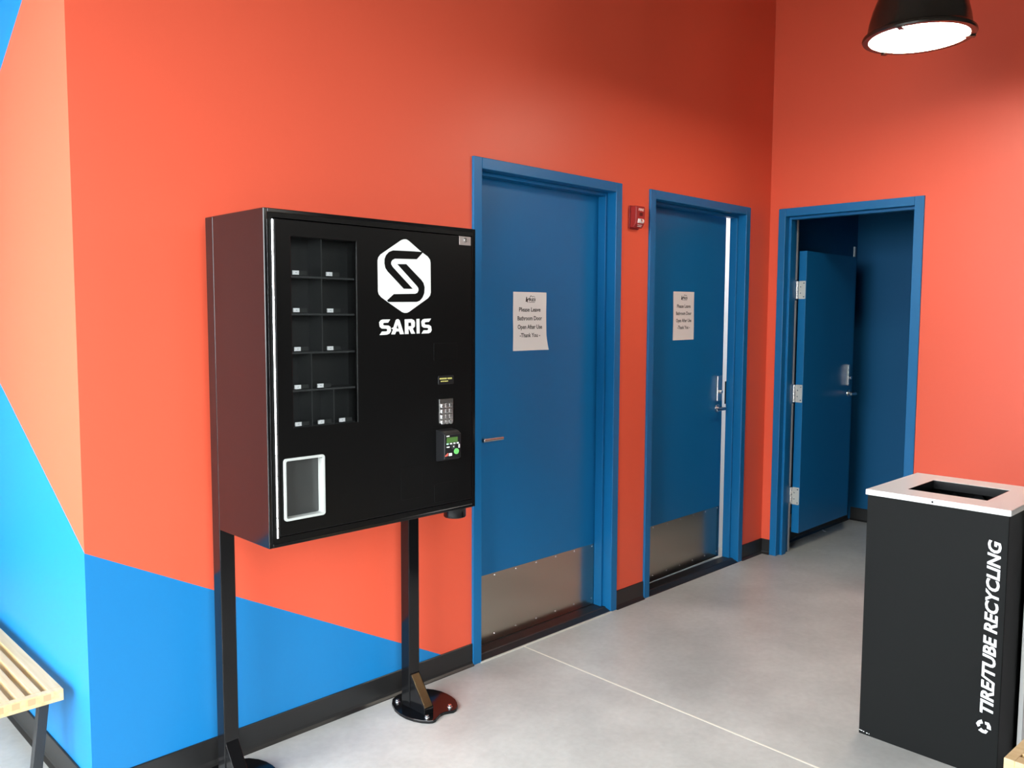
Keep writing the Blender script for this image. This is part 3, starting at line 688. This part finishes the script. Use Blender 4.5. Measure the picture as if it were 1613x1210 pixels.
# ------------------------------------------------------------------ fire alarm strobe between the closed doors
fa = tag(empty('fire_alarm', (2.531, 0, 1.967)), 'small red fire alarm strobe on the coral wall between the two closed doors', 'alarm')
MB().prism(rrect(2.490, 2.572, 1.966, 2.084, 0.008, 4), -0.008, 0, XZ).build('back_plate', m_red, fa, 0.001)
mb = MB()
mb.prism([(-0.008, 1.972), (-0.030, 1.972), (-0.043, 1.990), (-0.047, 2.012), (-0.047, 2.070), (-0.044, 2.080), (-0.008, 2.080)], 2.4945, 2.5685, lambda u, v, w: (w, u, v))
hs = mb.build('housing', m_red, fa, 0.004, seg=3)
MB().prism(rrect(2.522, 2.546, 2.030, 2.047, 0.002, 2), -0.0476, -0.0465, XZ).build('indicator_window', m_darkred, fa)
text_obj('FIRE', 'alarm_word', m_whiteprint, fa, lambda a, b, d: (2.5345+a, -0.0470-d, 2.0555+b), 0.0125, 0.042, 'CENTER', 0.02)
lens = MB(); lens.prism([(-0.040, 1.992), (-0.050, 1.996), (-0.053, 2.003), (-0.053, 2.010), (-0.049, 2.016), (-0.044, 2.017)], 2.508, 2.555, lambda u, v, w: (w, u, v))
ln = lens.build('strobe_lens', m_clear, fa, 0.003)
MB().cyl((2.5315, -0.052, 2.006), (2.5315, -0.0560, 2.006), 0.008, 0.005, 16).build('flash_tube', m_bright, fa, smooth=True)
Box('label_strip', m_whiteprint, 2.515, 2.550, -0.0385, -0.0372, 1.9765, 1.9795, fa); Box('label_strip', m_whiteprint, 2.515, 2.550, -0.0420, -0.0402, 1.9835, 1.9865, fa)

# ------------------------------------------------------------------ recycling bin
BX, BY, TH, BW, BD, BH = 2.0296, -1.4396, -0.0204, 0.455, 0.452, 0.906
ex = Vector((math.sin(TH), -math.cos(TH), 0)); ey = Vector((math.cos(TH), math.sin(TH), 0))
def bt(v): return Vector((BX, BY, 0))+ex*v[0]+ey*v[1]+Vector((0, 0, v[2]))
rb = tag(empty('recycling_bin', bt((BW/2, BD/2, 0))), 'tall square charcoal bin with white lid and vertical white recycling lettering', 'bin')
LT = 0.020; zb = BH-LT
mb = MB(bt); w_ = 0.004
mb.box(0, BW, 0, w_, 0, zb).box(0, BW, BD-w_, BD, 0, zb).box(0, w_, w_, BD-w_, 0, zb).box(BW-w_, BW, w_, BD-w_, 0, zb).box(w_, BW-w_, w_, BD-w_, 0.0, 0.006)
mb.build('bin_body', m_binbody, rb, 0.0015)
def lidtf(v): return bt((v[0], v[2], v[1]))
o = 0.006
lid = holed_plate(-o, BW+o, -o, BD+o+0.01, [(0.097, 0.3565, 0.106, 0.353)], zb, BH, MB(lambda v: lidtf(v))).build('bin_lid', m_binlid, rb, 0.0025)
MB(bt).cyl((0.222, -o-0.0006, 0.8955), (0.222, -o+0.002, 0.8955), 0.0038, n=14).build('lid_keyhole', m_hole, lid)
mb = MB(bt)
for a0, a1, b0, b1 in ((0.097, 0.0985, 0.106, 0.353), (0.355, 0.3565, 0.106, 0.353), (0.0985, 0.355, 0.106, 0.1075), (0.0985, 0.355, 0.3515, 0.353)): mb.box(a0, a1, b0, b1, zb-0.012, BH-0.0012)
mb.build('opening_lip', m_bag, lid)
# crumpled liner inside the opening
N = 26; V = []; F = []
for j in range(N+1):
    for i in range(N+1):
        a = 0.03+(BW-0.06)*i/N; b = 0.03+(BD-0.06)*j/N
        e = min(i, N-i, j, N-j)/N*2
        z = 0.845-0.10*min(1, e*1.6)**0.7+0.012*math.sin(i*1.3+j*0.6)+0.010*math.sin(j*1.9-i*0.7)+random.uniform(-0.006, 0.006)
        V.append((a, b, z))
for j in range(N):
    for i in range(N): q = j*(N+1)+i; F.append((q, q+1, q+N+2, q+N+1))
MB(bt).add(V, F).build('bin_liner', m_bag, rb, smooth=True, angle=60)
# a second, light grey bin set back beside it, almost wholly outside the frame
GX, GY, GW, GD, GH = 2.192, -1.9075, 0.44, 0.42, 0.86
gb = tag(empty('grey_bin', (GX+GD/2, GY-GW/2, 0)), 'light grey bin with white edge trim, set back beside the charcoal recycling bin', 'bin')
Box('bin_body', m_greybin, GX+0.004, GX+GD, GY-GW, GY, 0, GH-0.02, gb, 0.002)
Box('edge_trim', m_binlid, GX, GX+0.004, GY-0.014, GY, 0, GH-0.02, gb, 0.001); Box('edge_trim', m_binlid, GX, GX+0.004, GY-GW, GY-GW+0.014, 0, GH-0.02, gb, 0.001)
holed_plate(GX-0.004, GX+GD, GY-GW-0.004, GY+0.002, [(GX+0.10, GX+0.32, GY-0.34, GY-0.10)], GH-0.02, GH, MB(lambda v: Vector((v[0], v[2], v[1])))).build('bin_lid', m_binlid, gb, 0.002)
# lettering runs up the front face; baseline on the right
text_obj('TIRE/TUBE RECYCLING', 'lettering', m_vinyl, rb, lambda a, b, d: bt((0.4345-b, -d, 0.2185+a)), 0.0385, 0.581, 'LEFT', 0.028, 0.2)
mb = MB(bt)
cx, cz, q = 0.4105, 0.1735, 0.0227
def sp(r, a): return (cx-r*math.sin(R(a)), cz+r*math.cos(R(a)))
for k in range(3):
    a0 = k*120+18
    P = [(1.00, a0), (0.98, a0+32), (1.02, a0+62), (0.80, a0+92), (0.42, a0+72), (0.58, a0+58), (0.48, a0+30), (0.44, a0-4)]
    mb.prism([sp(r*q, a) for r, a in P], -0.0006, 0.0, lambda u, v, w: (u, w, v))
mb.build('recycling_symbol', m_vinyl, rb)
mb = MB(bt)
for i, (a, z, l) in enumerate(((0.006, 0.011, 0.007), (0.016, 0.010, 0.004), (0.027, 0.008, 0.005), (0.036, 0.0075, 0.003), (0.002, 0.012, 0.002))): mb.box(a, a+l, -0.0003, 0.0, z, z+0.0022)
mb.build('paint_chip', m_tag, rb)['label'] = 'small pale paint chips at the lower corner'

# ------------------------------------------------------------------ slatted benches
def bench(label, ox, oy, rot, sx, sy, length, z1=0.356):
    """corner of the top at (ox,oy); local a = across (0..W), b = along from the near end"""
    W = 0.437; T = 0.036
    c_, s_ = math.cos(rot), math.sin(rot)
    def tf(v):
        x, y = v[0]*sx, v[1]*sy
        return Vector((ox+x*c_-y*s_, oy+x*s_+y*c_, v[2]))
    root = tag(empty('slatted_bench', tf((W/2, length/2, 0))), label, 'bench', 'slatted wooden benches')
    E = 0.026
    slots = [(0.037+k*0.043, 0.037+k*0.043+0.019) for k in range(9)]
    edges = [0.0]+[x for s in slots for x in s]+[W]
    for k in range(0, len(edges), 2):
        Box('slat', m_wood, edges[k], edges[k+1], E, length-E, z1-T, z1, root, 0.0012, tf=tf)
    for b0, b1 in ((0, E), (length-E, length)): Box('end_rail', m_wood, 0, W, b0, b1, z1-T, z1, root, 0.0015, tf=tf)
    for s0, s1 in slots+[(W-0.020, W-0.006)]:
        Box('joint_inlay', m_endgrain, s0-0.001, s1+0.001, -0.0006, 0.0, z1-0.024, z1-0.005, root, tf=tf)
    for b in (0.30, length-0.30): Box('cross_rail', m_wood, 0.01, W-0.01, b-0.02, b+0.02, z1-T-0.014, z1-T-0.0002, root, tf=tf)
    for b in (0.075, length-0.075):
        h = 0.014
        zt = z1-T
        for a0, a1 in ((0.022, 0.062), (W-0.022, W-0.062)):
            mb = MB(tf); d = 0.030 if a1 > a0 else -0.030
            A = [(a0, zt), (a0+d, zt), (a1+d, 0.0), (a1, 0.0)]
            mb.prism(A, b-h, b+h, lambda u, v, w: (u, w, v)); mb.build('leg', m_leg, root, 0.002)
        Box('top_rail', m_leg, 0.052, W-0.052, b-h, b+h, zt-0.022, zt-0.0002, root, 0.002, tf=tf)
        Box('floor_rail', m_leg, 0.092, W-0.092, b-h, b+h, 0.0, 0.022, root, 0.002, tf=tf)
    return root
bench('pale slatted wooden bench against the bright blue wall at left', -0.1725, 0.131, 0.0, -1, 1, 1.5)
bench('corner of a pale slatted wooden bench beside the recycling bin', 1.465, -2.048, -0.06, 1, -1, 1.5)

# ------------------------------------------------------------------ pendant lamp
ldir = (fw + rt2*((1447-806.5)/FPX) - up2*((58.5-605)/FPX))
LR = 0.222
lc = CAM + ldir*(FPX*2*LR/178*1.075)
pl_ = tag(empty('pendant_lamp', lc), 'large dark bronze dome pendant lamp with glowing lens, hanging at upper right', 'lamp')
prof = [(0.880, -0.030), (0.985, -0.030), (1.0, 0.0), (0.99, 0.040), (0.93, 0.085), (0.915, 0.11), (0.885, 0.30), (0.83, 0.52), (0.74, 0.76), (0.60, 0.98), (0.42, 1.14), (0.24, 1.22), (0.10, 1.26), (0.001, 1.26)]
inner = [(0.001, 1.20), (0.22, 1.16), (0.40, 1.08), (0.57, 0.93), (0.70, 0.73), (0.79, 0.50), (0.845, 0.28), (0.870, 0.08), (0.880, -0.030)]
sh = MB().lathe([(r*LR, z*LR) for r, z in prof], lc, 64); 
sh.build('lamp_shade', m_lamp, pl_, smooth=True, fix=False)
MB().lathe([(r*LR, z*LR) for r, z in inner], lc, 64).build('reflector', m_lampin, pl_, smooth=True, fix=False)
MB().lathe([(0.0005, -0.020*LR), (0.60*LR, -0.022*LR), (0.872*LR, -0.020*LR), (0.872*LR, 0.0), (0.0005, 0.0)], lc, 64).build('lamp_lens', m_lens, pl_, smooth=True)
for a in (60, 303, 180):
    a = R(a); d = Vector((math.cos(a), math.sin(a), 0)); p = lc+d*LR*0.90; e = Vector((-d.y, d.x, 0))
    mb = MB(); q = []
    for s, r, z in ((-1, 0.81, -0.034), (1, 0.81, -0.034), (1, 0.99, -0.034), (-1, 0.99, -0.034)): q.append(lc+d*LR*r+e*0.011*s+Vector((0, 0, LR*z)))
    mb.add(q+[v-Vector((0, 0, 0.005)) for v in q], [(0, 1, 2, 3), (7, 6, 5, 4), (0, 4, 5, 1), (1, 5, 6, 2), (2, 6, 7, 3), (3, 7, 4, 0)])
    mb.build('lens_clip', m_lamp, pl_)
top = lc.z+1.26*LR
MB().cyl((lc.x, lc.y, top-0.005), (lc.x, lc.y, top+0.11), 0.045, 0.038, 28).build('socket_cap', m_lamp, pl_, 0.004, smooth=True)
MB().cyl((lc.x, lc.y, top+0.11), (lc.x, lc.y, CEIL-0.03), 0.008, n=12).build('stem', m_lamp, pl_, smooth=True)
MB().cyl((lc.x, lc.y, CEIL-0.03), (lc.x, lc.y, CEIL), 0.065, n=28).build('canopy', m_lamp, pl_, 0.003, smooth=True)

# ------------------------------------------------------------------ small things in the vestibule
tag(MB().prism([(4.775, -0.06), (4.82, -0.005), (4.812, 0.0-0.002), (4.79, -0.02), (4.768, -0.052)], 0.0, 0.002, XY).build('paper_scrap', m_tag), 'tiny white scrap of paper on the floor below the open door leaf', 'litter')
tag(Box('corner_strip', m_whitewall, 5.205, 5.232, -0.006, -0.0002, 1.972, 2.045), 'small white strip on the blue wall above the far end of the open door', 'bracket')
tag(Box('wall_plate', plain('pale_grey_plate', (0.34, 0.34, 0.32), 0.5), 4.27, 4.40, -0.006, -0.0002, 0.098, 0.188, bevel=0.001), 'pale grey plate low on the vestibule wall, seen through the hinge gap', 'plate')
